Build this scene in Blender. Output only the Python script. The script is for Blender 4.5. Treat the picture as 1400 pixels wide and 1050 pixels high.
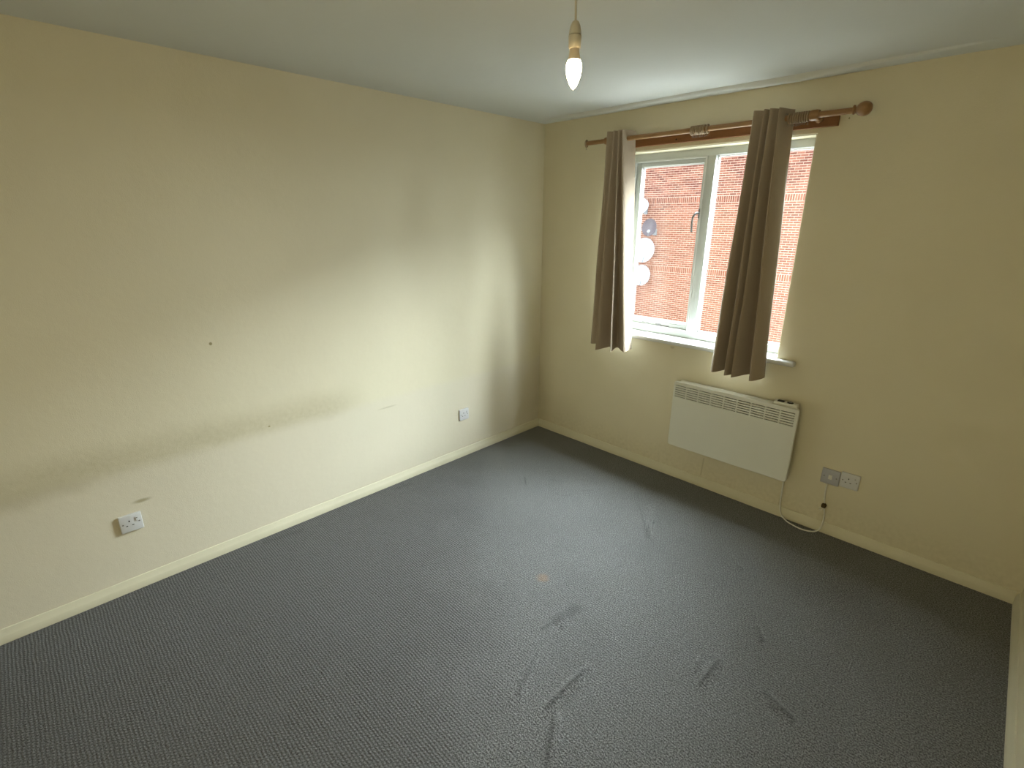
import bpy, bmesh, math, random
from mathutils import Vector, Matrix, noise
random.seed(7)
S = bpy.context.scene
for o in list(bpy.data.objects): bpy.data.objects.remove(o)
C = S.collection

# ------------------------------------------------------------ camera, world, light, exposure
CAMPOS = Vector((2.659135, -2.999341, 1.686935))
YAW, PITCH, ROLL, FPX = -0.782476, -0.317341, 0.005106, 680.21
cam_d = bpy.data.cameras.new('camera'); cam = bpy.data.objects.new('camera', cam_d); C.objects.link(cam)
f = Vector((math.sin(YAW)*math.cos(PITCH), math.cos(YAW)*math.cos(PITCH), math.sin(PITCH)))
r = f.cross(Vector((0, 0, 1))).normalized(); u = r.cross(f)
c_, s_ = math.cos(ROLL), math.sin(ROLL)
r, u = c_*r + s_*u, -s_*r + c_*u
M = Matrix((r, u, -f)).transposed().to_4x4(); M.translation = CAMPOS
cam.matrix_world = M
cam_d.sensor_width = 36; cam_d.lens = 36*FPX/1400; cam_d.clip_start = 0.02; cam_d.clip_end = 200
S.camera = cam

WORLD_STRENGTH = 7.0
SKY_COL = (0.80, 0.90, 1.0)
w = bpy.data.worlds.new('overcast_sky'); S.world = w; w.use_nodes = True
w.node_tree.nodes['Background'].inputs['Color'].default_value = (*SKY_COL, 1)
w.node_tree.nodes['Background'].inputs['Strength'].default_value = WORLD_STRENGTH

def area(name, loc, target, sx, sy, power, col):
    l = bpy.data.lights.new(name, 'AREA'); l.shape = 'RECTANGLE'; l.size = sx; l.size_y = sy; l.energy = power; l.color = col
    o = bpy.data.objects.new(name, l); C.objects.link(o); o.location = loc
    o.rotation_euler = (Vector(target)-Vector(loc)).to_track_quat('-Z', 'Y').to_euler()
    return o
# sky stand-ins: unseen area panels added outside the window to brighten the room
area('overhead_sky_fill', (3.0, 3.6, 4.0), (3.0, 3.5, 1.0), 7.8, 5.8, 13500, (0.84, 0.94, 1.0))
area('side_sky_fill', (7.4, 4.0, 3.9), (1.0, 4.0, 3.9), 5.6, 4.4, 1050, (0.84, 0.94, 1.0))
area('distant_sky_fill', (5.3, 9.0, 4.6), (5.3, 0.0, 4.6), 5.4, 6.0, 3000, (0.84, 0.94, 1.0))
# unseen warm fill panel added behind the camera to raise the ambient light
area('rear_fill', (2.2, -4.22, 1.1), (2.5, 0.0, 1.2), 1.2, 2.0, 17, (1.0, 0.86, 0.50))
S.view_settings.view_transform = 'Standard'; S.view_settings.look = 'None'
S.view_settings.gamma = 1; S.view_settings.use_curve_mapping = False
S.view_settings.exposure = 0.09

# ------------------------------------------------------------ materials
def lin(c):
    return tuple(((x/255)/12.92 if x/255 <= .04045 else ((x/255+.055)/1.055)**2.4) for x in c)
def mat(name, col, rough=0.6, spec=0.3, bump=None, var=None, metallic=0.0):
    """col: linear rgb; bump=(scale,strength,distance); var=(scale,amount) value variation"""
    m = bpy.data.materials.new(name); m.use_nodes = True
    nt = m.node_tree; b = nt.nodes['Principled BSDF']
    b.inputs['Base Color'].default_value = (*col, 1); b.inputs['Roughness'].default_value = rough
    b.inputs['Specular IOR Level'].default_value = spec; b.inputs['Metallic'].default_value = metallic
    tc = nt.nodes.new('ShaderNodeTexCoord')
    if var:
        n = nt.nodes.new('ShaderNodeTexNoise'); n.inputs['Scale'].default_value = var[0]; n.inputs['Detail'].default_value = 4
        nt.links.new(tc.outputs['Object'], n.inputs['Vector'])
        mx = nt.nodes.new('ShaderNodeMixRGB'); mx.inputs[1].default_value = (*[x*(1-var[1]) for x in col], 1)
        mx.inputs[2].default_value = (*[min(1, x*(1+var[1])) for x in col], 1)
        nt.links.new(n.outputs['Fac'], mx.inputs[0]); nt.links.new(mx.outputs[0], b.inputs['Base Color'])
    if bump:
        n = nt.nodes.new('ShaderNodeTexNoise'); n.inputs['Scale'].default_value = bump[0]; n.inputs['Detail'].default_value = 3
        nt.links.new(tc.outputs['Object'], n.inputs['Vector'])
        bp = nt.nodes.new('ShaderNodeBump'); bp.inputs['Strength'].default_value = bump[1]; bp.inputs['Distance'].default_value = bump[2]
        nt.links.new(n.outputs['Fac'], bp.inputs['Height']); nt.links.new(bp.outputs['Normal'], b.inputs['Normal'])
    return m

class G:
    """tiny node-graph helper for masks"""
    def __init__(s, nt): s.nt = nt; s.L = nt.links
    def v(s, x, sock):
        if isinstance(x, (int, float)): sock.default_value = x
        else: s.L.new(x, sock)
    def m(s, op, a, b=0.0, c=0.0, clamp=False):
        n = s.nt.nodes.new('ShaderNodeMath'); n.operation = op; n.use_clamp = clamp
        s.v(a, n.inputs[0]); s.v(b, n.inputs[1]); s.v(c, n.inputs[2]); return n.outputs[0]
    def step(s, x, a, b):   # smooth 0..1 as x goes a..b
        n = s.nt.nodes.new('ShaderNodeMapRange'); n.interpolation_type = 'SMOOTHSTEP'
        s.v(x, n.inputs[0]); n.inputs[1].default_value = a; n.inputs[2].default_value = b
        n.inputs[3].default_value = 0; n.inputs[4].default_value = 1; return n.outputs[0]
    def band(s, x, a0, a1, b0, b1):
        return s.m('MULTIPLY', s.step(x, a0, a1), s.m('SUBTRACT', 1.0, s.step(x, b0, b1)))
    def noise(s, vec, scale, detail=3, rough=.5):
        n = s.nt.nodes.new('ShaderNodeTexNoise'); n.inputs['Scale'].default_value = scale
        n.inputs['Detail'].default_value = detail; n.inputs['Roughness'].default_value = rough
        s.L.new(vec, n.inputs['Vector']); return n.outputs['Fac']
    def mix(s, fac, a, b):
        n = s.nt.nodes.new('ShaderNodeMixRGB'); s.v(fac, n.inputs[0])
        for x, k in ((a, 1), (b, 2)):
            if isinstance(x, tuple): n.inputs[k].default_value = (*x, 1)
            else: s.L.new(x, n.inputs[k])
        return n.outputs[0]
    def blob(s, A, B, a0, b0, ra, rb, soft=.6, n=None, amt=.5):
        da = s.m('DIVIDE', s.m('SUBTRACT', A, a0), ra); db = s.m('DIVIDE', s.m('SUBTRACT', B, b0), rb)
        d = s.m('SQRT', s.m('ADD', s.m('MULTIPLY', da, da), s.m('MULTIPLY', db, db)))
        if n is not None: d = s.m('ADD', d, s.m('MULTIPLY', s.m('SUBTRACT', n, .5), amt))
        return s.m('SUBTRACT', 1.0, s.step(d, 1-soft, 1.0))
    def seg(s, A, B, p, q, wd, soft=.7):
        """soft capsule round the segment p-q"""
        dx, dy = q[0]-p[0], q[1]-p[1]; L2 = dx*dx+dy*dy
        ax = s.m('SUBTRACT', A, p[0]); ay = s.m('SUBTRACT', B, p[1])
        t = s.m('DIVIDE', s.m('ADD', s.m('MULTIPLY', ax, dx), s.m('MULTIPLY', ay, dy)), L2, clamp=True)
        ex = s.m('SUBTRACT', ax, s.m('MULTIPLY', t, dx)); ey = s.m('SUBTRACT', ay, s.m('MULTIPLY', t, dy))
        d = s.m('SQRT', s.m('ADD', s.m('MULTIPLY', ex, ex), s.m('MULTIPLY', ey, ey)))
        return s.m('SUBTRACT', 1.0, s.step(d, wd*(1-soft), wd))

CREAM = (0.67, 0.615, 0.455)
def wall_mat(name, left=False, far=False):
    m = mat(name, CREAM, rough=0.75, spec=0.2)
    nt = m.node_tree; b = nt.nodes['Principled BSDF']; g = G(nt)
    geo = nt.nodes.new('ShaderNodeNewGeometry'); P = geo.outputs['Position']
    sp = nt.nodes.new('ShaderNodeSeparateXYZ'); nt.links.new(P, sp.inputs[0]); X, Y, Z = sp.outputs
    n1 = g.noise(P, 1.6, 5, .6); n2 = g.noise(P, 9, 4); n3 = g.noise(P, 260, 2); n4 = g.noise(P, 45, 3)
    col = g.mix(n1, tuple(x*.93 for x in CREAM), tuple(min(1, x*1.06) for x in CREAM))
    DIRT = (0.30, 0.255, 0.13)
    if left:
        # furniture rub line: sharp-ish lower edge, diffuse upper edge
        zz = g.m('ADD', Z, g.m('MULTIPLY', g.m('SUBTRACT', n2, .5), .05))
        b1 = g.m('MULTIPLY', g.band(zz, .56, .64, .655, .80), g.band(Y, -4.2, -3.4, -1.85, -1.55))
        b1 = g.m('MULTIPLY', b1, g.m('ADD', .25, g.m('MULTIPLY', n1, .75)))
        b2 = g.blob(Y, Z, -1.93, .67, .30, .11, .9, n2, .8)
        b3 = g.m('MULTIPLY', g.blob(Y, Z, -3.12, .62, .5, .09, .9, n2, .7), .5)
        b4 = g.m('MULTIPLY', g.blob(Y, Z, -2.77, .437, .045, .014, .8, n2, .8), .75)
        b5 = g.blob(Y, Z, -2.372, 1.12, .009, .010, .5)
        b6 = g.m('MULTIPLY', g.blob(Y, Z, -1.45, .55, .10, .008, .9, n2, .8), .35)
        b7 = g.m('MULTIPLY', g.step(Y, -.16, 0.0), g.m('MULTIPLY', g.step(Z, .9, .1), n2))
        b8 = g.blob(Y, Z, -2.17, .632, .008, .006, .5)
        tot = g.m('MULTIPLY', g.m('MULTIPLY', b1, g.m('ADD', .45, g.m('MULTIPLY', n4, .9))), .55)
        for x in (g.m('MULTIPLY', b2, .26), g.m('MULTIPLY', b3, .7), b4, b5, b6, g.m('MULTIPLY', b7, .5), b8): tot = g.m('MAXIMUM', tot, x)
        # the part below the rub line is a little greyer and cleaner
        col = g.mix(g.m('MULTIPLY', g.step(Z, .64, .58), .45), col, (0.65, 0.60, 0.50))
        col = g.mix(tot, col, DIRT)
    if far:
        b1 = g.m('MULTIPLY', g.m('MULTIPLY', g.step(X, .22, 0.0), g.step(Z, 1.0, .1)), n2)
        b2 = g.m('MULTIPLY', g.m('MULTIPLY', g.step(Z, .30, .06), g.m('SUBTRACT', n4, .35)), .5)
        b3 = g.blob(X, Z, 1.928, 2.157, .004, .005, .4)
        b4 = g.blob(X, Z, 1.16, .90, .018, .012, .6, n4, .8)
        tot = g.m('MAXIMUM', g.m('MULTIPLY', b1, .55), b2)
        for x in (b3, g.m('MULTIPLY', b4, .4)): tot = g.m('MAXIMUM', tot, x)
        # drip lines under the heater
        for xx, z0, z1 in ((1.46, .08, .20), (1.95, .07, .24)):
            tot = g.m('MAXIMUM', tot, g.m('MULTIPLY', g.seg(X, Z, (xx, z0), (xx+.006, z1), .007), .35))
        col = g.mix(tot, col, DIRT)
    nt.links.new(col, b.inputs['Base Color'])
    h = g.m('ADD', g.m('MULTIPLY', n3, .35), g.m('ADD', g.m('MULTIPLY', n4, .35), g.m('MULTIPLY', n2, 1.2)))
    bp = nt.nodes.new('ShaderNodeBump'); bp.inputs['Strength'].default_value = .35; bp.inputs['Distance'].default_value = .004
    nt.links.new(h, bp.inputs['Height']); nt.links.new(bp.outputs['Normal'], b.inputs['Normal'])
    return m
M_wall = wall_mat('cream_paint'); M_wall_left = wall_mat('cream_paint_scuffed', left=True); M_wall_far = wall_mat('cream_paint_window_side', far=True)
M_ceil = mat('ceiling_white', (0.63, 0.645, 0.61), .85, .15, bump=(6, .3, .01), var=(2.0, .04))
M_gloss = mat('cream_gloss_paint', (0.60, 0.565, 0.42), .42, .35, bump=(14, .25, .003), var=(7, .05))
M_frame = mat('white_window_paint', (0.47, 0.49, 0.465), .35, .4, bump=(30, .2, .001), var=(12, .05))
M_sill = mat('white_sill_paint', (0.60, 0.61, 0.59), .35, .4, bump=(20, .2, .001))
M_worn = mat('worn_paint', (0.30, 0.29, 0.29), .7, .2, var=(90, .5))
M_white = mat('heater_white_enamel', (0.68, 0.68, 0.60), .38, .4, var=(5, .02))
M_plastic = mat('white_plastic', (0.60, 0.60, 0.60), .35, .45)
M_plastic_grey = mat('greyed_white_plastic', (0.42, 0.42, 0.45), .4, .4)
M_old = mat('aged_cream_plastic', (0.50, 0.47, 0.40), .4, .35)
M_dark = mat('dark_recess', (0.015, 0.013, 0.011), .6, .2)
M_screw = mat('screw_metal', (0.25, 0.23, 0.20), .45, .5, metallic=.7)
M_handle = mat('window_handle_metal', (0.17, 0.17, 0.17), .4, .5, metallic=.3)
M_cable = mat('white_cable', (0.70, 0.69, 0.62), .4, .4)
M_tape = mat('brown_tape', (0.07, 0.045, 0.015), .6, .3)
M_gasket = mat('glazing_bead', (0.78, 0.77, 0.77), .5, .3)

def wood(name, col, dark, axis_scale, rough=.4):
    m = mat(name, col, rough, .35); nt = m.node_tree; b = nt.nodes['Principled BSDF']; g = G(nt)
    tc = nt.nodes.new('ShaderNodeTexCoord'); mp = nt.nodes.new('ShaderNodeMapping'); mp.inputs['Scale'].default_value = axis_scale
    nt.links.new(tc.outputs['Object'], mp.inputs['Vector']); n = g.noise(mp.outputs[0], 6, 6, .65)
    nt.links.new(g.mix(n, dark, col), b.inputs['Base Color']); return m
M_pine = wood('varnished_pine', (0.37, 0.215, 0.095), (0.21, 0.11, 0.042), (1, 14, 14), .33)
M_batten = wood('brown_stained_board', (0.27, 0.115, 0.035), (0.13, 0.05, 0.014), (1, 10, 10), .5)
M_ring = wood('ring_wood', (0.42, 0.31, 0.19), (0.17, 0.11, 0.06), (30, 3, 3), .4)

def fabric(name, col, transl=None):
    m = mat(name, col, .95, .05); nt = m.node_tree; b = nt.nodes['Principled BSDF']; g = G(nt)
    b.inputs['Sheen Weight'].default_value = .15
    tc = nt.nodes.new('ShaderNodeTexCoord'); n = g.noise(tc.outputs['Object'], 420, 2); n2 = g.noise(tc.outputs['Object'], 14, 3)
    nt.links.new(g.mix(n, tuple(x*.82 for x in col), tuple(x*1.15 for x in col)), b.inputs['Base Color'])
    bp = nt.nodes.new('ShaderNodeBump'); bp.inputs['Strength'].default_value = .3; bp.inputs['Distance'].default_value = .003
    nt.links.new(g.m('ADD', g.m('MULTIPLY', n, .2), n2), bp.inputs['Height']); nt.links.new(bp.outputs['Normal'], b.inputs['Normal'])
    if transl:
        t = nt.nodes.new('ShaderNodeBsdfTranslucent'); t.inputs[0].default_value = (*col, 1)
        ms = nt.nodes.new('ShaderNodeMixShader'); ms.inputs[0].default_value = transl
        out = nt.nodes['Material Output']; nt.links.new(b.outputs[0], ms.inputs[1]); nt.links.new(t.outputs[0], ms.inputs[2]); nt.links.new(ms.outputs[0], out.inputs[0])
    return m
M_cloth = fabric('taupe_cloth', (0.37, 0.30, 0.225)); M_lining = fabric('cream_lining_cloth', (0.42, 0.40, 0.35), .10)

# window glass: clear pane with a faint dusty film
M_glass = bpy.data.materials.new('window_glass'); M_glass.use_nodes = True
nt = M_glass.node_tree; nt.nodes.remove(nt.nodes['Principled BSDF'])
gl = nt.nodes.new('ShaderNodeBsdfGlossy'); gl.inputs['Roughness'].default_value = .02
tr = nt.nodes.new('ShaderNodeBsdfTransparent'); tr.inputs[0].default_value = (.95, .96, .95, 1)
fr = nt.nodes.new('ShaderNodeFresnel'); fr.inputs[0].default_value = 1.45
ms = nt.nodes.new('ShaderNodeMixShader')
gg = nt.nodes.new('ShaderNodeNewGeometry'); iv = nt.nodes.new('ShaderNodeMath'); iv.operation = 'SUBTRACT'; iv.inputs[0].default_value = 1
ml = nt.nodes.new('ShaderNodeMath'); ml.operation = 'MULTIPLY'   # only the outer face of each pane reflects; inside faces pass straight on
nt.links.new(gg.outputs['Backfacing'], iv.inputs[1]); nt.links.new(iv.outputs[0], ml.inputs[0]); nt.links.new(fr.outputs[0], ml.inputs[1])
nt.links.new(ml.outputs[0], ms.inputs[0]); nt.links.new(tr.outputs[0], ms.inputs[1]); nt.links.new(gl.outputs[0], ms.inputs[2])
nt.links.new(ms.outputs[0], nt.nodes['Material Output'].inputs[0])

# bulb
M_bulb = bpy.data.materials.new('lit_bulb'); M_bulb.use_nodes = True
b = M_bulb.node_tree.nodes['Principled BSDF']; b.inputs['Base Color'].default_value = (1, .9, .7, 1)
b.inputs['Emission Color'].default_value = (1.0, 0.72, 0.36, 1); b.inputs['Emission Strength'].default_value = 100
M_bulbneck = mat('bulb_neck', (0.50, 0.44, 0.36), .45, .3)

# bricks
M_brick = mat('red_brick', (0.2, .08, .05), .9, .1); nt = M_brick.node_tree; b = nt.nodes['Principled BSDF']; g = G(nt)
at = nt.nodes.new('ShaderNodeAttribute'); at.attribute_name = 'tint'
geo = nt.nodes.new('ShaderNodeNewGeometry'); P = geo.outputs['Position']
sp = nt.nodes.new('ShaderNodeSeparateXYZ'); nt.links.new(P, sp.inputs[0])
n1 = g.noise(P, .7, 4, .6); n2 = g.noise(P, 9, 4, .7)
c1 = g.mix(at.outputs['Fac'], (0.075, 0.020, 0.014), (0.190, 0.070, 0.045))
c2 = g.mix(g.m('MULTIPLY', g.step(sp.outputs[2], 2.7, 1.6), .45), c1, (0.190, 0.070, 0.034))
bandm = g.m('MAXIMUM', g.band(sp.outputs[2], 2.28, 2.31, 2.53, 2.56), g.band(sp.outputs[2], -.2, -.17, .03, .06))
c2 = g.mix(g.m('MULTIPLY', bandm, .12), c2, (0.25, .125, .075))
c3 = g.mix(g.m('MULTIPLY', g.step(n2, .50, .78), .5), c2, (0.32, 0.18, 0.13))
c4 = g.mix(g.m('MULTIPLY', g.step(n1, .45, .7), .28), c3, (0.28, 0.13, 0.075))
nt.links.new(c4, b.inputs['Base Color'])
M_mortar = mat('mortar', (0.42, 0.30, 0.235), .95, .1, var=(3, .15))
M_dish = mat('dish_white', (0.25, 0.265, 0.28), .5, .3); M_dishdark = mat('dish_dark_mesh', (0.075, 0.06, 0.065), .7, .2, var=(30, .4))
M_ground = mat('paving', (0.22, 0.21, 0.20), .9, .1, var=(2, .2))

# carpet
M_carpet = mat('charcoal_loop_carpet', (.06, .06, .06), .62, .5); nt = M_carpet.node_tree; b = nt.nodes['Principled BSDF']; g = G(nt)
geo = nt.nodes.new('ShaderNodeNewGeometry'); P = geo.outputs['Position']
sp = nt.nodes.new('ShaderNodeSeparateXYZ'); nt.links.new(P, sp.inputs[0]); X, Y, Z = sp.outputs
nA = g.noise(P, 2.2, 5, .6); nB = g.noise(P, 330, 2, .6); nC = g.noise(P, 90, 3, .7); nD = g.noise(P, 22, 4, .6)
Yw = g.m('ADD', Y, g.m('MULTIPLY', g.m('SUBTRACT', g.noise(P, 18, 3), .5), .012))
PX_, PY_ = .0135, .0115
nE = g.noise(P, 3.5, 4, .6)
trod_lit = g.step(g.m('ADD', g.m('ADD', X, g.m('MULTIPLY', Y, 1.09)), g.m('MULTIPLY', g.m('SUBTRACT', nE, .5), .9)), -1.15, -.35)   # trodden part: pile flat, ribs lost; paler tone also paints in brighter light
row = g.m('FLOOR', g.m('DIVIDE', Yw, PY_))
rib = g.m('MULTIPLY', g.m('ADD', g.m('SINE', g.m('MULTIPLY', Yw, 2*math.pi/PY_)), 1.0), .5)
loop = g.m('MULTIPLY', g.m('ADD', g.m('SINE', g.m('ADD', g.m('MULTIPLY', X, 2*math.pi/PX_), g.m('ADD', g.m('MULTIPLY', row, 2.6), g.m('MULTIPLY', nD, 3.0)))), 1.0), .5)
tuft = g.m('MULTIPLY', rib, g.m('ADD', .25, g.m('MULTIPLY', loop, .75)))
wv = nt.nodes.new('ShaderNodeTexVoronoi'); wv.inputs['Scale'].default_value = 115; nt.links.new(P, wv.inputs['Vector'])
speck = g.step(g.noise(P, 190, 2, .8), .43, .62)
tw = g.m('SUBTRACT', .50, g.m('MULTIPLY', trod_lit, .34)); sw = g.m('ADD', .36, g.m('MULTIPLY', trod_lit, .26))
v = g.m('ADD', g.m('MULTIPLY', tuft, tw), g.m('MULTIPLY', speck, sw), clamp=True)
v = g.m('MULTIPLY', v, g.m('SUBTRACT', 1.15, g.m('MULTIPLY', wv.outputs['Distance'], .5)), clamp=True)
col = g.mix(v, (0.009, 0.0092, 0.0090), g.mix(trod_lit, (0.205, 0.207, 0.203), (0.45, 0.453, 0.446)))
flat = g.step(g.m('ADD', X, g.m('MULTIPLY', Y, -.15)), .9, 2.1)     # trodden side where the pile is flatter and paler
col = g.mix(g.m('MULTIPLY', flat, .10), col, (0.16, 0.16, 0.155))
col = g.mix(g.m('MULTIPLY', g.step(nA, .45, .7), .20), col, (0.045, 0.043, 0.040))
SCUFF_SHADE = [((1.57,-1.48),(1.55,-1.60),.042,.60), ((1.555,-1.60),(1.54,-1.68),.016,.6), ((1.30,-.50),(1.50,-.74),.010,.40), ((1.47,-.70),(1.52,-.76),.030,.45),  # worn marks, plus dirt and fold shade painted dark along the rucks
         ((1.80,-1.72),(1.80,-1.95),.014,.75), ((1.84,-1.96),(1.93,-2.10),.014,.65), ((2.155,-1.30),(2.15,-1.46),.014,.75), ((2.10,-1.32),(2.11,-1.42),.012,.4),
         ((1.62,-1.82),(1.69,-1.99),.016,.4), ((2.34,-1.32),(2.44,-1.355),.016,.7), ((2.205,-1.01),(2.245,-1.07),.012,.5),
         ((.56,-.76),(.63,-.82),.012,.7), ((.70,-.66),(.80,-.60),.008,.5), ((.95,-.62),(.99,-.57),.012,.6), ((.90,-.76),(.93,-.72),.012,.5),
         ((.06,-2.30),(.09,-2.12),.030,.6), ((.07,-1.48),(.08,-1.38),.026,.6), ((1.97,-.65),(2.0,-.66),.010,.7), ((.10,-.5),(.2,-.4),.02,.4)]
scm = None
for p, q, wd, am in SCUFF_SHADE:
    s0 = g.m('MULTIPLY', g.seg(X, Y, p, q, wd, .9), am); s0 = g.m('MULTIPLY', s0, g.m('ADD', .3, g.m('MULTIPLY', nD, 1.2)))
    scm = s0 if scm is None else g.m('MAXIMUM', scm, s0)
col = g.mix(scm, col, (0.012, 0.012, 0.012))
col = g.mix(g.m('MULTIPLY', g.blob(X, Y, 1.326, -1.434, .042, .042, .7, nD, 1.0), .75), col, (0.24, 0.15, 0.085))
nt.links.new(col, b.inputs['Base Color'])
b.inputs['Sheen Weight'].default_value = .25; b.inputs['Sheen Roughness'].default_value = .5
bp = nt.nodes.new('ShaderNodeBump'); bp.inputs['Strength'].default_value = 1.0; bp.inputs['Distance'].default_value = .006
nt.links.new(g.m('ADD', g.m('MULTIPLY', tuft, g.m('MULTIPLY', tw, 1.6)), g.m('ADD', g.m('MULTIPLY', speck, .5), g.m('MULTIPLY', nC, .4))), bp.inputs['Height']); nt.links.new(bp.outputs['Normal'], b.inputs['Normal'])

# ------------------------------------------------------------ mesh helpers
def obj(name, bm, m, parent=None, smooth=False, loc=None):
    me = bpy.data.meshes.new(name); bm.normal_update(); bm.to_mesh(me); bm.free()
    mats = m if isinstance(m, (list, tuple)) else [m]
    for x in mats: me.materials.append(x)
    if smooth:
        for p in me.polygons: p.use_smooth = True
        try: me.set_sharp_from_angle(angle=math.radians(40))
        except Exception: pass
    o = bpy.data.objects.new(name, me); C.objects.link(o)
    if parent: o.parent = parent
    if loc: o.location = loc
    return o
def thing(name, label, cat, loc=(0, 0, 0), group=None):
    o = bpy.data.objects.new(name, None); C.objects.link(o); o.location = loc; o.empty_display_size = .05
    return tag(o, label, cat, group)
def tag(o, label, cat, group=None):
    o['label'] = label; o['category'] = cat
    if group: o['group'] = group
    return o
def struct(o): o['kind'] = 'structure'; return o
def box(bm, x0, x1, y0, y1, z0, z1, bevel=0, seg=2, mi=0):
    vs = [bm.verts.new(p) for p in ((x0,y0,z0),(x1,y0,z0),(x1,y1,z0),(x0,y1,z0),(x0,y0,z1),(x1,y0,z1),(x1,y1,z1),(x0,y1,z1))]
    fs = [bm.faces.new([vs[i] for i in q]) for q in ((0,3,2,1),(4,5,6,7),(0,1,5,4),(1,2,6,5),(2,3,7,6),(3,0,4,7))]
    for q in fs: q.material_index = mi
    if bevel:
        es = {e for q in fs for e in q.edges}
        r_ = bmesh.ops.bevel(bm, geom=list(es), offset=bevel, segments=seg, affect='EDGES', profile=.5)
        for q in r_['faces']: q.material_index = mi
    return bm
def B(*a, **k): return box(bmesh.new(), *a, **k)
def frame_axes(d):
    d = Vector(d).normalized(); a = Vector((0, 0, 1)) if abs(d.z) < .9 else Vector((1, 0, 0))
    x = d.cross(a).normalized(); return x, d.cross(x).normalized(), d
def lathe(bm, prof, o=(0,0,0), axis=(0,0,1), n=24, cap=True, mi=0):
    """prof: list of (radius, height along axis)"""
    X_, Y_, D = frame_axes(axis); o = Vector(o); rings = []
    for rr, h in prof:
        if rr < 1e-6: rings.append([bm.verts.new(o+D*h)])
        else: rings.append([bm.verts.new(o+D*h+X_*rr*math.cos(2*math.pi*i/n)+Y_*rr*math.sin(2*math.pi*i/n)) for i in range(n)])
    for a, b_ in zip(rings, rings[1:]):
        if len(a) == 1 and len(b_) == 1: continue
        for i in range(n):
            j = (i+1) % n
            if len(a) == 1: q = bm.faces.new((a[0], b_[j], b_[i]))
            elif len(b_) == 1: q = bm.faces.new((a[i], a[j], b_[0]))
            else: q = bm.faces.new((a[i], a[j], b_[j], b_[i]))
            q.material_index = mi
    if cap:
        for rg, k in ((rings[0], 1), (rings[-1], -1)):
            if len(rg) > 1: bm.faces.new(rg if k > 0 else rg[::-1]).material_index = mi
    bmesh.ops.recalc_face_normals(bm, faces=bm.faces)
    return bm
def torus(bm, R_, r_, o=(0,0,0), axis=(1,0,0), n=24, k=10, squash=1.0):
    X_, Y_, D = frame_axes(axis); o = Vector(o); g_ = []
    for i in range(n):
        a = 2*math.pi*i/n; d = X_*math.cos(a)+Y_*math.sin(a)
        g_.append([bm.verts.new(o+d*(R_+r_*math.cos(2*math.pi*j/k))+D*r_*squash*math.sin(2*math.pi*j/k)) for j in range(k)])
    for i in range(n):
        for j in range(k):
            bm.faces.new((g_[i][j], g_[(i+1) % n][j], g_[(i+1) % n][(j+1) % k], g_[i][(j+1) % k]))
    bmesh.ops.recalc_face_normals(bm, faces=bm.faces); return bm
def catmull(pts, sub):
    P_ = [Vector(p) for p in pts]; P_ = [2*P_[0]-P_[1]]+P_+[2*P_[-1]-P_[-2]]; out = []
    for i in range(1, len(P_)-2):
        for k in range(sub):
            t = k/sub; a, b_, c, d = P_[i-1:i+3]
            out.append(.5*((2*b_)+(c-a)*t+(2*a-5*b_+4*c-d)*t*t+(3*b_-a-3*c+d)*t**3))
    out.append(P_[-2]); return out
def tube(bm, pts, rad, n=10, sub=6):
    ps = catmull(pts, sub) if sub > 1 else [Vector(p) for p in pts]
    rings = []; X_ = None
    for i, p in enumerate(ps):
        t = (ps[min(i+1, len(ps)-1)]-ps[max(i-1, 0)]).normalized()
        if X_ is None: X_ = frame_axes(t)[0]
        X_ = (X_-t*X_.dot(t)).normalized(); Y_ = t.cross(X_)
        rings.append([bm.verts.new(p+X_*rad*math.cos(2*math.pi*j/n)+Y_*rad*math.sin(2*math.pi*j/n)) for j in range(n)])
    for a, b_ in zip(rings, rings[1:]):
        for j in range(n): bm.faces.new((a[j], a[(j+1) % n], b_[(j+1) % n], b_[j]))
    bm.faces.new(rings[0][::-1]); bm.faces.new(rings[-1]); return bm

# ------------------------------------------------------------ room shell
W, H, D_ = 3.0014, 2.35, 4.3
WX0, WX1, WZ0, WZ1 = 0.667, 1.797, 0.925, 2.10
TH = .17
# floor: fine grid with real wrinkles in the carpet
RUCK = [((1.80,-1.69),(1.80,-1.97),.016,.011), ((1.84,-1.93),(1.95,-2.10),.015,.008), ((2.155,-1.27),(2.15,-1.48),.016,.010), ((2.10,-1.32),(2.11,-1.42),.013,.005),
        ((1.36,-.46),(1.515,-.745),.014,.010), ((1.62,-1.80),(1.70,-2.02),.02,.005), ((2.33,-1.32),(2.45,-1.36),.02,.007), ((2.20,-1.0),(2.25,-1.08),.016,.005),
        ((1.54,-1.53),(1.60,-1.62),.02,.006), ((1.975,-.655),(2.0,-.66),.012,.006)]
def fz(x, y):
    z = 0.0
    for p, q, wd, h in RUCK:
        dx, dy = q[0]-p[0], q[1]-p[1]; L2 = dx*dx+dy*dy
        if abs(x-(p[0]+q[0])/2) > .35 or abs(y-(p[1]+q[1])/2) > .35: continue
        t = max(0, min(1, ((x-p[0])*dx+(y-p[1])*dy)/L2)); ex = x-p[0]-t*dx; ey = y-p[1]-t*dy
        d = math.hypot(ex, ey); z += 1.5*h*math.exp(-(d/wd)**2)*(math.sin(math.pi*min(1, max(0, t*.9+.05))))
    return z
bm = bmesh.new(); st = .0125; nx = int(W/st)+1; ny = int(D_/st)+1; rows = []
fine_lim = -2.4
ys = [-i*st for i in range(int(-fine_lim/st)+1)]+[-2.5, -3.0, -3.6, -D_]
xs = [W*i/(nx-1) for i in range(nx)]
rows = [[bm.verts.new((x, y, fz(x, y))) for x in xs] for y in ys]
for a, b_ in zip(rows, rows[1:]):
    for i in range(nx-1): bm.faces.new((a[i], b_[i], b_[i+1], a[i+1]))
struct(obj('floor', bm, M_carpet, smooth=True))
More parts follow.
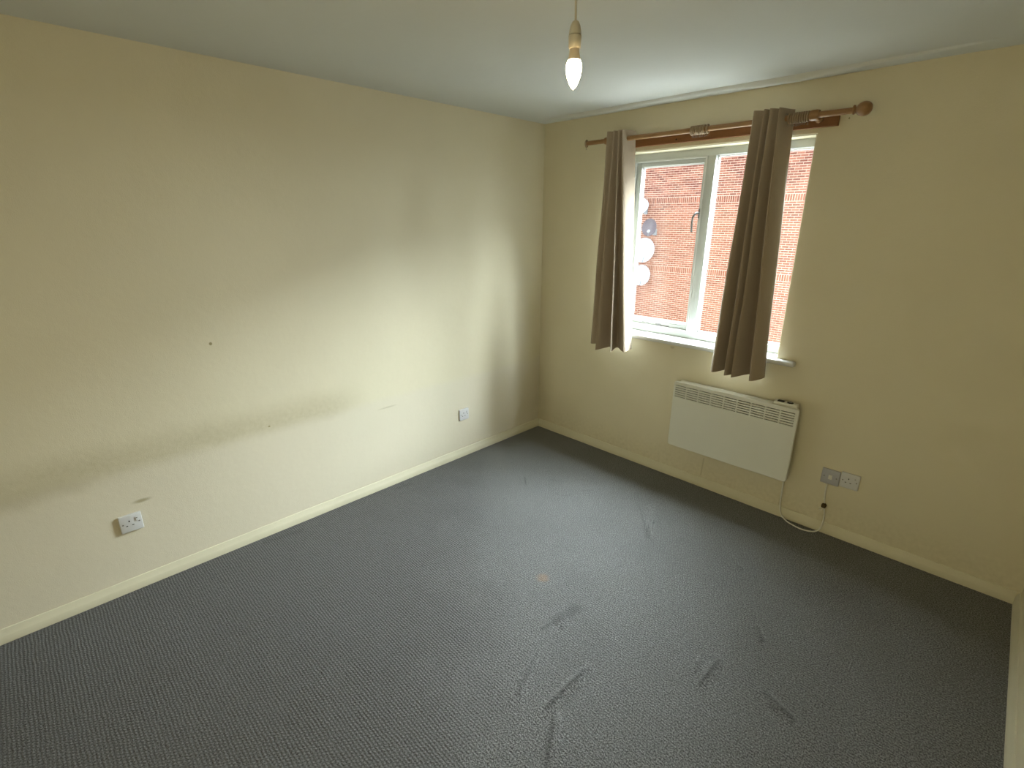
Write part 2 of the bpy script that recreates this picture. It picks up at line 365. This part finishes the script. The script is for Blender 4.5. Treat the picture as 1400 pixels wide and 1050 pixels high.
struct(obj('wall_left', B(-TH, 0, -D_, TH, -.05, H+.05), M_wall_left))
struct(obj('wall_right', B(W, W+TH, -D_, TH, -.05, H+.05), M_wall))
struct(obj('wall_back', B(-TH, W+TH, -D_-TH, -D_, -.05, H+.05), M_wall))
# window wall with its opening (rounded plaster arris)
bm = bmesh.new()
xs4 = (0, WX0, WX1, W); zs4 = (-.05, WZ0, WZ1, H+.05)
for ysd, flip in ((0, 0), (TH, 1)):
    gv = [[bm.verts.new((x, ysd, z)) for x in xs4] for z in zs4]
    for k in range(3):
        for i in range(3):
            if i == 1 and k == 1: continue
            q = [gv[k][i], gv[k][i+1], gv[k+1][i+1], gv[k+1][i]]; bm.faces.new(q[::-1] if flip else q)
    if ysd == 0: g0 = gv
ring0 = [g0[1][1], g0[1][2], g0[2][2], g0[2][1]]; ring1 = [gv[1][1], gv[1][2], gv[2][2], gv[2][1]]
for i in range(4): bm.faces.new((ring0[i], ring1[i], ring1[(i+1) % 4], ring0[(i+1) % 4]))
bmesh.ops.recalc_face_normals(bm, faces=bm.faces)
es = [e for e in bm.edges if all(v in ring0 for v in e.verts)]
bmesh.ops.bevel(bm, geom=es, offset=.006, segments=3, affect='EDGES')
struct(obj('wall_far', bm, M_wall_far, smooth=True))
# ceiling with a lumpy plaster ridge along the window wall
def cz(x, y):
    amp = max(0, min(1, (x-.02)/.3))*max(0, min(1, (2.45-x)/.35))
    c0 = -.145+.012*noise.noise(Vector((x*1.3, 3.1, 0)))
    k = .7+.9*noise.noise(Vector((x*1.7, 7.7, 0)))+.5*math.exp(-((x-1.75)/.35)**2)
    d = y-c0      # steep step on the room side, long gentle fall-back towards the wall
    ridge = 1/(1+math.exp(-d/.004))*math.exp(-(max(0, d)/.075)**2)
    groove = math.exp(-((d+.004)/.005)**2)
    return H-.020*amp*k*ridge+.010*min(1, amp*k*1.2)*groove-.0015*noise.noise(Vector((x*3, y*3, 1)))
bm = bmesh.new(); yc = [0]+[-.003*i for i in range(1, 90)]+[-.4, -1, -2, -3, -D_]; xc = [W*i/90 for i in range(91)]
rows = [[bm.verts.new((x, y, cz(x, y) if y > -.5 else H)) for x in xc] for y in yc]
for a, b_ in zip(rows, rows[1:]):
    for i in range(90): bm.faces.new((a[i], a[i+1], b_[i+1], b_[i]))
top = [bm.verts.new(p) for p in ((0, 0, H+.06), (W, 0, H+.06), (W, -D_, H+.06), (0, -D_, H+.06))]; bm.faces.new(top)
struct(obj('ceiling', bm, M_ceil, smooth=True))
# skirting boards: profile (out, height)
PROF = [(0, 0), (.015, 0), (.015, .031), (.013, .034), (.0065, .056), (.004, .062), (0, .063)]
def skirting(name, p0, p1, nrm):
    bm = bmesh.new(); p0, p1, nrm = Vector(p0), Vector(p1), Vector(nrm); segs = 40; rr = []
    for i in range(segs+1):
        p = p0.lerp(p1, i/segs); rr.append([bm.verts.new(p+nrm*(a+.0012*noise.noise(p*3.0)*(a > 0))+Vector((0, 0, h+(.002*noise.noise(p*2.2) if h > .03 else 0)))) for a, h in PROF])
    for a, b_ in zip(rr, rr[1:]):
        for k in range(len(PROF)-1): bm.faces.new((a[k], a[k+1], b_[k+1], b_[k]))
    bm.faces.new(rr[0]); bm.faces.new(rr[-1][::-1]); bmesh.ops.recalc_face_normals(bm, faces=bm.faces)
    return struct(obj(name, bm, M_gloss, smooth=True))
skirting('baseboard_left', (0, -D_, 0), (0, 0, 0), (1, 0, 0))
skirting('baseboard_far', (0.0151, 0, 0), (W-.0151, 0, 0), (0, -1, 0))
skirting('baseboard_right', (W, -D_, 0), (W, 0, 0), (-1, 0, 0))
skirting('baseboard_back', (0.0151, -D_, 0), (W-.0151, -D_, 0), (0, 1, 0))

# ------------------------------------------------------------ window
FY0, FY1 = .10, .165
win = struct(bpy.data.objects.new('window_1', None)); C.objects.link(win); win.location = ((WX0+WX1)/2, FY0, WZ0)
def wo(name, bm, m, parent=win, **k):
    o = obj(name, bm, m, None, **k); o.parent = parent
    base = win.location if parent is win else Vector((0, 0, 0))
    if parent is win:
        o.matrix_parent_inverse = Matrix.Translation(-win.location)
    return o
bm = bmesh.new()
ZB = .953; BB = .0035
box(bm, WX0, .716, FY0, FY1, ZB, WZ1, BB); box(bm, 1.772, WX1, FY0, FY1, ZB, WZ1, BB)
box(bm, .714, 1.774, FY0, FY1, 2.057, WZ1, BB); box(bm, .714, 1.774, FY0, FY1, ZB, .999, BB)
wo('window_frame', bm, M_frame, smooth=True)
wo('mullion', B(1.203, 1.257, FY0-.002, FY1, .998, 2.058, BB), M_frame, smooth=True)
# narrow painted bead round the sash opening
bm = bmesh.new()
for a in ((.714, .722, .996, 2.058), (1.196, 1.204, .996, 2.058)): box(bm, a[0], a[1], FY0-.003, FY0+.02, a[2], a[3], .0015)
box(bm, .716, 1.202, FY0-.003, FY0+.02, 2.050, 2.058, .0015); box(bm, .716, 1.202, FY0-.003, FY0+.02, .996, 1.004, .0015)
wo('sash_stop', bm, M_sill)
SY = FY0+.012
bm = bmesh.new()
box(bm, .722, .760, SY, FY1-.006, 1.004, 2.050, BB); box(bm, 1.180, 1.197, SY, FY1-.006, 1.004, 2.050, BB)
box(bm, .758, 1.182, SY, FY1-.006, 2.022, 2.050, BB); box(bm, .758, 1.182, SY, FY1-.006, 1.004, 1.038, BB)
sash = wo('sash', bm, M_frame, smooth=True)
bm = bmesh.new()
for a in ((.758, .766, 1.036, 2.024), (1.175, 1.183, 1.036, 2.024), (.76, 1.18, 2.016, 2.024), (.76, 1.18, 1.036, 1.044)): box(bm, a[0], a[1], SY+.02, SY+.03, a[2], a[3], .001)
o = wo('glazing_bead', bm, M_gasket)
wo('glass_pane', B(.750, 1.190, SY+.030, SY+.034, 1.03, 2.03), M_glass)
wo('glass_pane', B(1.250, 1.778, .146, .150, .992, 2.062), M_glass)
bm = bmesh.new()
for a in ((1.255, 1.263, .998, 2.058), (1.768, 1.773, .998, 2.058), (1.256, 1.773, .998, 1.008), (1.256, 1.773, 2.05, 2.058)): box(bm, a[0], a[1], .128, .146, a[2], a[3], .001)
wo('glazing_bead', bm, M_gasket)
# flaked paint on the bottom rail
bm = bmesh.new()
for (x, z, sx, sz) in ((.985, 1.008, .022, .006), (1.03, 1.003, .035, .005), (.90, 1.010, .010, .005), (.87, 1.012, .012, .004)):
    bm2 = B(x-sx, x+sx, SY-.002, SY+.004, z, z+sz*2, .001)
    me_ = bpy.data.meshes.new('t'); bm2.to_mesh(me_); bm.from_mesh(me_); bm2.free(); bpy.data.meshes.remove(me_)
wo('flaked_paint', bm, M_worn)
# casement handle: rose, pivot and drooping lever
bm = bmesh.new(); hx, hz = 1.190, 1.735
box(bm, hx-.009, hx+.009, SY-.008, SY+.002, hz-.028, hz+.028, .003)
lathe(bm, [(.008, 0), (.008, .022), (.0065, .026)], (hx, SY-.004, hz), (0, -1, 0), 14)
tube(bm, [(hx, SY-.026, hz), (hx-.013, SY-.034, hz-.004), (hx-.023, SY-.038, hz-.022), (hx-.026, SY-.038, hz-.05), (hx-.026, SY-.036, hz-.085), (hx-.024, SY-.034, hz-.112)], .0062, 10, 5)
hd = wo('window_handle', bm, M_handle, smooth=True); hd['label'] = 'dark grey casement handle on the opening sash'
# sill board with rounded nose
bm = bmesh.new()
box(bm, .585, WX1+.105, -.045, .0, WZ0, .953, .010, 4)
box(bm, WX0+.001, WX1-.001, -.02, FY0+.03, WZ0+.001, .9535, 0)
wo('window_sill', bm, M_sill, smooth=True)

# ------------------------------------------------------------ outside: brick block, dishes, ground
YB = 15.0
bk = thing('brick_building', 'red brick block seen through the window, with soldier-course bands', 'building', (-5, YB, -3))
def local(o, par):
    o.parent = par; o.matrix_parent_inverse = Matrix.Translation(-par.location); return o
BX0, BX1, BZ0, BZ1 = -16.0, 5.0, -3.0, 4.95
local(obj('mortar_backing', B(BX0, BX1, YB+.006, YB+8, BZ0, BZ1), M_mortar), bk)
verts, faces, tints = [], [], []
def brick(x0, x1, z0, z1, tint):
    n = len(verts); d = YB-.004*random.random()-.002; y1 = YB+.02
    verts.extend([(x0, d, z0), (x1, d, z0), (x1, d, z1), (x0, d, z1), (x0, y1, z0), (x1, y1, z0), (x1, y1, z1), (x0, y1, z1)])
    faces.extend([(n, n+1, n+2, n+3), (n+1, n+5, n+6, n+2), (n+4, n, n+3, n+7), (n+3, n+2, n+6, n+7), (n+4, n+5, n+1, n)])
    tints.extend([tint]*5)
PC = .075; bands = (-2.64, -.165, 2.31); z = BZ0; k = 0
zlist = []
z = -2.64
while z < BZ1-.05:
    if any(abs(z-b0) < .01 for b0 in bands): zlist.append((z, 1)); z += 3*PC
    else: zlist.append((z, 0)); z += PC
for z, sol in zlist:
    if sol:
        x = BX0
        while x < BX1: brick(x+.009, x+.066, z+.010, z+.214, random.random()**1.6); x += PC
    else:
        k += 1; x = BX0-(.1125 if k % 2 else 0)
        while x < BX1-.2:
            brick(max(x, BX0)+.006, x+.216, z+.010, z+.066, random.random()); x += .225
me = bpy.data.meshes.new('brick_courses'); me.from_pydata(verts, [], faces); me.materials.append(M_brick)
at = me.attributes.new('tint', 'FLOAT', 'FACE'); at.data.foreach_set('value', tints)
o = bpy.data.objects.new('brick_courses', me); C.objects.link(o); o['kind'] = 'stuff'; local(o, bk)
local(obj('coping', B(BX0-.05, BX1+.05, YB-.06, YB+8.05, BZ1, BZ1+.08, .01), M_mortar), bk)
struct(obj('ground', B(-30, 30, .5, YB+.1, -3.12, -3.0), M_ground))

def dish(label, px, pz, rx, rz, dark=False, yaw=25, lnb=True):
    t = thing('satellite_dish', label, 'satellite dish', (px, YB-.016, pz))
    A = Matrix.Translation((0, -.38, 0)) @ Matrix.Rotation(math.radians(yaw), 4, 'Z') @ Matrix.Rotation(math.radians(-16), 4, 'X')
    bm = bmesh.new(); n = 32; rg = []
    for side in (0, 1):
        rr = []
        for q in range(0, 8):
            s = q/7; rr.append([bm.verts.new((rx*s*math.cos(2*math.pi*i/n), -.13*s*s+.02*side+.05, rz*s*math.sin(2*math.pi*i/n))) for i in range(n)] if q else [bm.verts.new((0, .05+.02*side, 0))])
        for a, b_ in zip(rr, rr[1:]):
            for i in range(n):
                j = (i+1) % n
                bm.faces.new((a[0], b_[i], b_[j]) if len(a) == 1 else (a[i], b_[i], b_[j], a[j]))
        rg.append(rr[-1])
    for i in range(n): bm.faces.new((rg[0][i], rg[0][(i+1) % n], rg[1][(i+1) % n], rg[1][i]))
    bmesh.ops.recalc_face_normals(bm, faces=bm.faces); bm.transform(A)
    obj('reflector', bm, M_dishdark if dark else M_dish, t, smooth=True)
    mm = M_handle
    bm = tube(bmesh.new(), [A @ Vector((0, .06, -rz*.1)), (.02, -.20, -.14), (.02, 0, -.16)], .022, 8, 4)
    box(bm, -.06, .10, -.012, .008, -.28, -.04, .004); obj('wall_bracket', bm, mm, t, smooth=True)
    a0 = A @ Vector((0, -.06, -rz*.96)); a1 = A @ Vector((.10, -.42, -rz*.72))
    obj('feed_arm', tube(bmesh.new(), [a0, a0.lerp(a1, .5)-Vector((0, 0, .03)), a1], .016, 8, 4), M_dish if not dark else mm, t)
    obj('receiver_head', lathe(bmesh.new(), [(.02, -.05), (.045, -.04), (.05, .04), (.03, .06)], a1, (0, .8, .4), 12), M_dish, t, smooth=True)
dish('large white satellite dish on the brick wall, above the lower white dish', -7.72, .62, .40, .47, yaw=20)
dish('lowest white satellite dish on the brick wall, just below the large one', -7.75, -.33, .35, .40, yaw=20)
dish('small pale grey satellite dish, topmost on the brick wall beside the sash frame', -8.03, 2.22, .33, .30, yaw=15)
dish('dark grey mesh satellite dish between the small top dish and the large white dish', -7.56, 1.45, .27, .33, dark=True, yaw=15)

# ------------------------------------------------------------ curtain pole, batten, rings
PY, PZ, PR = -.105, 2.171, .0138
o = obj('wooden_batten', B(.62, 1.890, -.021, -.0005, 2.128, 2.192, .002), M_batten); tag(o, 'dark brown wooden board fixed to the wall behind the curtain pole', 'board')
bm = bmesh.new(); lathe(bm, [(.003, 0), (.003, .0012)], (0, 0, 0), (0, -1, 0), 8)
kn = obj('knot', lathe(bmesh.new(), [(.0001, .0012), (.0045, .0008), (.005, 0)], (1.055, -.0212, 2.147), (0, -1, 0), 10), M_dark, o); bm.free()
pole = thing('curtain_pole', 'pine curtain pole above the window with a ball finial at its right end', 'curtain pole', (1.2, PY, PZ))
def pl(name, bm, m, par=pole, **k): return local(obj(name, bm, m, **k), par)
pl('rod', lathe(bmesh.new(), [(PR, 0), (PR, 1.512)], (.462, PY, PZ), (1, .0, .0), 24), M_pine, smooth=True)
# ball finial with collar
fx = 1.966
pl('finial', lathe(bmesh.new(), [(.0, -.003), (.019, -.003), (.0205, 0), (.019, .004), (.013, .006), (.012, .010), (.019, .014), (.026, .022), (.0305, .034), (.031, .042), (.029, .052), (.023, .062), (.014, .069), (0, .072)], (fx, PY, PZ+.002), (1, 0, 0), 28), M_pine, smooth=True)
for bx, rr in ((.628, .019), (1.806, .021)):
    bm = bmesh.new()
    lathe(bm, [(.016, 0), (.018, .004), (.018, .012), (.011, .018), (.010, .075), (.012, .09)], (bx, -.021 if bx > .62 else 0, PZ-.006), (0, -1, 0), 18)
    lathe(bm, [(PR+.0005, -.018), (rr, -.020), (rr+.003, -.010), (rr+.003, .010), (rr, .020), (PR+.0005, .018)], (bx, PY, PZ), (1, 0, 0), 22, cap=False)
    pl('bracket', bm, M_pine, smooth=True)
def screw_eye(bm, x, y, z):
    lathe(bm, [(.0012, 0), (.0012, .005)], (x, y, z-.005), (0, 0, 1), 6); torus(bm, .0035, .0009, (x, y, z-.0085), (0, 1, 0), 12, 6)
def make_ring():
    R_, rr = .0205, .0046; t = thing('curtain_ring', '', 'curtain ring')
    obj('ring_body', torus(bmesh.new(), R_, rr, (0, 0, 0), (1, 0, 0), 28, 10, 1.0), M_ring, t, smooth=True)
    bm = bmesh.new(); screw_eye(bm, 0, 0, -R_-rr+.001); obj('screw_eye', bm, M_screw, t)
    return t
ring0_ = make_ring(); first = True
def put_ring(x, label, group, tilt=0, rot=0):
    global first
    if first: t = ring0_; first = False
    else:
        t = ring0_.copy(); C.objects.link(t)
        for ch in list(ring0_.children):
            c = ch.copy(); C.objects.link(c); c.parent = t
    t.location = (x, PY, PZ-(.0205-.0046-PR)); t.rotation_euler = (rot, 0, tilt)
    tag(t, label, 'curtain ring', group)
ORD = ['first', 'second', 'third', 'fourth', 'fifth', 'sixth', 'seventh', 'eighth', 'ninth', 'tenth', 'eleventh']
for i in range(9):
    put_ring(1.192+i*.0104+(.008 if i == 8 else 0), 'wooden curtain ring over the mullion, %s from the left in the middle bunch' % ORD[i], 'curtain rings bunched over the middle of the window', random.uniform(-.02, .02), random.uniform(-.3, .3))
for i in range(9):
    put_ring(1.780-i*.0105, 'wooden curtain ring, %s leftwards from the right bracket beside the long curtain' % ORD[i], 'curtain rings bunched against the right bracket', random.uniform(-.02, .02), random.uniform(-.3, .3))
put_ring(.462, 'single wooden curtain ring hanging at the bare left end of the pole', 'curtain rings', .25, 0)

# ------------------------------------------------------------ curtains
def curtain(label, top, hem, zt, zb, hemz, eyelets_at):
    t = thing('curtain', label, 'curtain', ((top[0][0]+top[-1][0])/2, PY, zb))
    n = len(top); sub = 7; rows_ = 40
    T = catmull([(x, y, 0) for x, y in top], sub); Hm = catmull([(x, y, 0) for x, y in hem], sub); Zh = catmull([(z_, 0, 0) for z_ in hemz], sub)
    def surf(off):
        R2 = []
        for j in range(rows_+1):
            v_ = j/rows_; e = v_**1.05; row = []
            for i in range(len(T)):
                p = T[i].lerp(Hm[i], e); s = i/(len(T)-1)
                wob = .006*math.sin(math.pi*v_)*noise.noise(Vector((s*5+top[0][0]*9, v_*2.3, 0)))
                row.append(Vector((p.x+wob, p.y+wob, zt+(zb+Zh[i].x-zt)*v_)))
            R2.append(row)
        if off:
            out = []
            for row in R2:
                q = []
                for i, p in enumerate(row):
                    a = row[max(0, i-1)]; c = row[min(len(row)-1, i+1)]; d = (c-a); nn = Vector((-d.y, d.x, 0))
                    nn = nn.normalized() if nn.length > 1e-9 else Vector((0, 1, 0)); q.append(p+nn*off)
                out.append(q)
            return out
        return R2
    def mesh(offA, offB, trim):
        bm = bmesh.new(); A_ = surf(offA); B_ = surf(offB)
        if trim:
            for L_ in (A_, B_):
                for q in (L_[-1], L_[-2]):
                    for p in q: p.z += trim
                for q in (L_[0],):
                    for p in q: p.z -= trim*.5
        VA = [[bm.verts.new(p) for p in row] for row in A_]; VB = [[bm.verts.new(p) for p in row] for row in B_]
        m_, k_ = len(VA), len(VA[0])
        for j in range(m_-1):
            for i in range(k_-1):
                bm.faces.new((VA[j][i], VA[j+1][i], VA[j+1][i+1], VA[j][i+1])); bm.faces.new((VB[j][i], VB[j][i+1], VB[j+1][i+1], VB[j+1][i]))
            bm.faces.new((VA[j][0], VB[j][0], VB[j+1][0], VA[j+1][0])); bm.faces.new((VA[j][-1], VA[j+1][-1], VB[j+1][-1], VB[j][-1]))
        for i in range(k_-1):
            bm.faces.new((VA[0][i], VA[0][i+1], VB[0][i+1], VB[0][i])); bm.faces.new((VA[-1][i], VB[-1][i], VB[-1][i+1], VA[-1][i+1]))
        return bm
    local(obj('face_fabric', mesh(0, .0016, 0), M_cloth, smooth=True), t)
    local(obj('lining', mesh(.0018, .0028, .012), M_lining, smooth=True), t)
    for i in eyelets_at:       # eyelet where the cloth crosses the pole
        a, b_ = Vector((*top[i], 0)), Vector((*top[i+1], 0)); s = (PY-a.y)/(b_.y-a.y); p = a.lerp(b_, s); d = b_-a; ax = Vector((-d.y, d.x, 0)).normalized()
        local(obj('eyelet', torus(bmesh.new(), .0215, .0032, (p.x, PY, PZ), ax, 20, 8, .7), M_screw, smooth=True), t)
    return t
curtain('shorter-looking taupe curtain bunched at the left side of the window',
        [(.640,-.125),(.655,-.150),(.690,-.124),(.700,-.152),(.724,-.124),(.734,-.150),(.752,-.124),(.762,-.142),(.795,-.052)],
        [(.575,-.07),(.605,-.130),(.672,-.085),(.700,-.210),(.762,-.095),(.822,-.205),(.800,-.095),(.895,-.160),(.897,-.065)],
        2.217, .848, [.012, .004, .004, -.012, .004, -.006, .004, .0, .004], (7,))
curtain('long taupe curtain hanging across the right-hand window pane',
        [(1.534,-.130),(1.542,-.160),(1.582,-.124),(1.592,-.166),(1.612,-.126),(1.620,-.166),(1.652,-.124),(1.660,-.158),(1.688,-.075),(1.700,-.056)],
        [(1.478,-.115),(1.515,-.173),(1.560,-.065),(1.590,-.188),(1.636,-.085),(1.634,-.200),(1.692,-.068),(1.727,-.172),(1.772,-.080),(1.748,-.025)],
        2.217, .845, [.004, -.002, .002, -.002, .0, -.002, .002, -.008, .0, .012], (7,))

# ------------------------------------------------------------ panel heater
hx0, hx1, hz0, hz1, hy = 1.250, 1.986, .270, .713, -.100
ht = thing('panel_heater', 'white electric panel heater with a slotted top grille, mounted under the window', 'heater', ((hx0+hx1)/2, 0, hz0))
def hp(name, bm, m, par=ht, **k): return local(obj(name, bm, m, **k), ht)
# front panel: outline with rounded corners, cut by the grille opening
gx0, gx1, gz0, gz1 = 1.262, 1.968, .611, .689
bm = bmesh.new()
def rect_loop(x0, x1, z0, z1, r_, y, n=5):
    out = []
    for cx, cz_, a0 in ((x1-r_, z0+r_, -90), (x1-r_, z1-r_, 0), (x0+r_, z1-r_, 90), (x0+r_, z0+r_, 180)):
        for i in range(n+1):
            a = math.radians(a0+90*i/n); out.append((cx+r_*math.cos(a), y, cz_+r_*math.sin(a)))
    return out
def panel(bm, out_r, y0, y1):
    oF = [bm.verts.new(p) for p in rect_loop(hx0+.0025, hx1-.0025, hz0+.0025, hz1-.0025, .013, y0)]
    oM = [bm.verts.new(p) for p in rect_loop(hx0, hx1, hz0, hz1, .015, y0+.003)]
    oB = [bm.verts.new(p) for p in rect_loop(hx0, hx1, hz0, hz1, .015, y1)]
    iF = [bm.verts.new(p) for p in rect_loop(gx0, gx1, gz0, gz1, .001, y0)]
    iB = [bm.verts.new(p) for p in rect_loop(gx0, gx1, gz0, gz1, .001, y0+.012)]
    n = len(oF)
    for a, b_ in ((oF, oM), (oM, oB), (iF, oF), (iB, iF)):
        for i in range(n): bm.faces.new((a[i], b_[i], b_[(i+1) % n], a[(i+1) % n]))
    bm.faces.new(oB)
    bmesh.ops.recalc_face_normals(bm, faces=bm.faces)
panel(bm, 0, hy, hy+.016)
hp('front_panel', bm, M_white, smooth=True)
hp('grille_backing', B(gx0-.002, gx1+.002, hy+.0125, hy+.0145, gz0-.002, gz1+.002), M_dark)
npz = 6; pitch = (gz1-gz0)/ (npz-1+.45)
sl = .0052
pitch = (gz1-gz0-sl)/(npz-1)
for i in range(npz-1):
    z0 = gz0+sl+i*pitch; hp('grille_slat', B(gx0-.001, gx1+.001, hy+.0002, hy+.010, z0, z0+pitch-sl), M_white)
cp = (gx1-gx0+.008)/9
for i in range(1, 9):
    x = gx0-.008+i*cp; hp('grille_divider', B(x, x+.008, hy-.0001, hy+.0105, gz0-.0005, gz1+.0005), M_white)
hp('casing', B(hx0+.02, hx1-.022, hy+.016, -.028, hz0+.02, hz1-.004, .006), M_white, smooth=True)
hp('wall_mount', B(hx0+.14, hx0+.20, -.028, -.0005, .36, .62, .003), M_white); hp('wall_mount', B(hx1-.20, hx1-.14, -.028, -.0005, .36, .62, .003), M_white)
bm = bmesh.new(); box(bm, 1.842, 1.966, -.078, -.030, .700, .7265, .006, 3); hp('control_housing', bm, M_white, smooth=True)
hp('rocker_switch', B(1.858, 1.893, -.070, -.040, .7260, .7295, .001), M_dark)
hp('thermostat_dial', lathe(bmesh.new(), [(.0165, 0), (.0165, .003), (.012, .0035), (.012, .002), (.009, .002), (.009, .007), (0, .0075)], (1.923, -.055, .7260), (0, 0, 1), 20), [M_dark], smooth=True)
hp('dial_mark', torus(bmesh.new(), .0085, .0012, (1.923, -.055, .7335), (0, 0, 1), 18, 6), M_plastic)

# ------------------------------------------------------------ sockets
def socket(label, loc, face, spur=False, mtl=None, s=.086, depth=.0125):
    """face 'x' = on the left wall looking to +x, 'y' = on the far wall looking to -y; built in (u right, v up, w out)"""
    name = 'fused_spur' if spur else 'power_socket'
    t = thing(name, label, 'switch' if spur else 'socket', loc)
    t.rotation_euler = (0, 0, math.radians(90) if face == 'x' else 0)
    h = s/2; m_ = mtl or M_plastic
    def o(nm, bm, m, sm=False): return obj(nm, bm, m, t, smooth=sm)
    o('face_plate', B(-h, h, -depth, 0, -h, h, .0035, 3), m_, True)
    def pl_(x0, x1, z0, z1, out, bev=.0006): return B(x0, x1, -depth-out, -depth+.001, z0, z1, bev)
    def sc(x): o('screw', lathe(bmesh.new(), [(.0034, 0), (.003, .0008), (0, .001)], (x, -depth, 0.0), (0, -1, 0), 12), M_screw, True)
    sc(-h+.012 if not spur else -h+.014); sc(h-.012 if not spur else h-.014)
    if spur:
        o('rocker_switch', pl_(-.009, .009, -.013, .013, .003), M_cable)
        o('fuse_carrier', pl_(.014, .022, -.014, .014, .0012), m_)
    else:
        bm = bmesh.new(); cx = -.006
        for x, z, wx, wz in ((cx, .012, .0040, .0075), (cx-.0115, -.010, .0065, .0038), (cx+.0115, -.010, .0065, .0038)):
            box(bm, x-wx/2-.0004, x+wx/2+.0004, -depth-.0003, -depth+.001, z-wz/2, z+wz/2)
        o('pin_hole', bm, M_dark)
        o('rocker_switch', pl_(.0185, .0275, .006, .024, .003), M_plastic)
        o('switch_mark', B(.0205, .0255, -depth-.0038, -depth-.0025, .019, .0222), M_screw)
    return t
socket('white single power socket low on the left wall, nearest the camera', (0, -2.832, .348), 'x')
socket('white single power socket low on the left wall, near the room corner', (0, -.832, .332), 'x')
socket('greyish fused spur plate right of the heater with a cable below it', (2.177, 0, .346), 'y', spur=True, mtl=M_plastic_grey, s=.088)
socket('white single power socket on the window wall, right of the fused spur', (2.2675, 0, .3545), 'y', mtl=M_plastic, s=.088)

# heater flex
cb = thing('heater_cable', 'white flex looping along the carpet from the heater to the spur plate', 'cable', (2.1, -.03, 0))
pts = [(2.168, -.008, .303), (2.170, -.010, .24), (2.178, -.010, .17), (2.189, -.012, .11), (2.192, -.024, .065), (2.186, -.034, .028), (2.165, -.052, .009), (2.120, -.072, .0062),
       (2.070, -.068, .0062), (2.015, -.045, .007), (1.978, -.028, .030), (1.962, -.018, .080), (1.957, -.014, .15), (1.955, -.016, .24), (1.948, -.030, .300)]
local(obj('flex', tube(bmesh.new(), pts, .0040, 10, 8), M_cable, smooth=True), cb)
local(obj('tape_wrap', lathe(bmesh.new(), [(.006, -.012), (.012, -.010), (.013, .006), (.008, .013)], (2.178, -.015, .168), (.15, -.1, 1), 10), M_tape, smooth=True), cb)
bm = tube(bmesh.new(), [(2.176, -.014, .160), (2.163, -.014, .150), (2.156, -.012, .146)], .0018, 6, 4); tube(bm, [(2.182, -.014, .158), (2.170, -.016, .138), (2.160, -.012, .136)], .0018, 6, 4)
local(obj('cable_tie_end', bm, M_cable), cb)

# ------------------------------------------------------------ pendant lamp
lx, ly = 1.782, -1.909
pd = thing('pendant_lamp', 'bare lit candle bulb hanging from the ceiling on a white flex', 'lamp', (lx, ly, H))
def pp(name, bm, m, **k): return local(obj(name, bm, m, **k), pd)
pp('ceiling_rose', lathe(bmesh.new(), [(.038, 0), (.038, -.008), (.030, -.018), (.012, -.024), (0, -.024)], (lx-.004, ly, H), (0, 0, 1), 28), M_old, smooth=True)
pp('flex', tube(bmesh.new(), [(lx-.004, ly, H-.02), (lx-.003, ly, 2.24), (lx, ly, 2.136)], .0028, 10, 4), M_old, smooth=True)
pp('lampholder', lathe(bmesh.new(), [(.0, 2.139), (.004, 2.139), (.008, 2.136), (.012, 2.128), (.0145, 2.116), (.0152, 2.1095), (.0130, 2.1092), (.0130, 2.1075), (.0156, 2.107), (.0152, 2.098), (.0145, 2.083), (.0135, 2.081), (0, 2.081)], (lx, ly, 0), (0, 0, 1), 28), M_old, smooth=True)
pp('bulb_neck', lathe(bmesh.new(), [(.0115, 2.083), (.0118, 2.074), (.0150, 2.056), (0, 2.055)], (lx, ly, 0), (0, 0, 1), 28), M_bulbneck, smooth=True)
pp('bulb_glass', lathe(bmesh.new(), [(.0148, 2.057), (.0180, 2.050), (.0192, 2.041), (.0182, 2.030), (.0150, 2.018), (.0100, 2.006), (.0055, 1.999), (0, 1.994)], (lx, ly, 0), (0, 0, 1), 28), M_bulb, smooth=True)
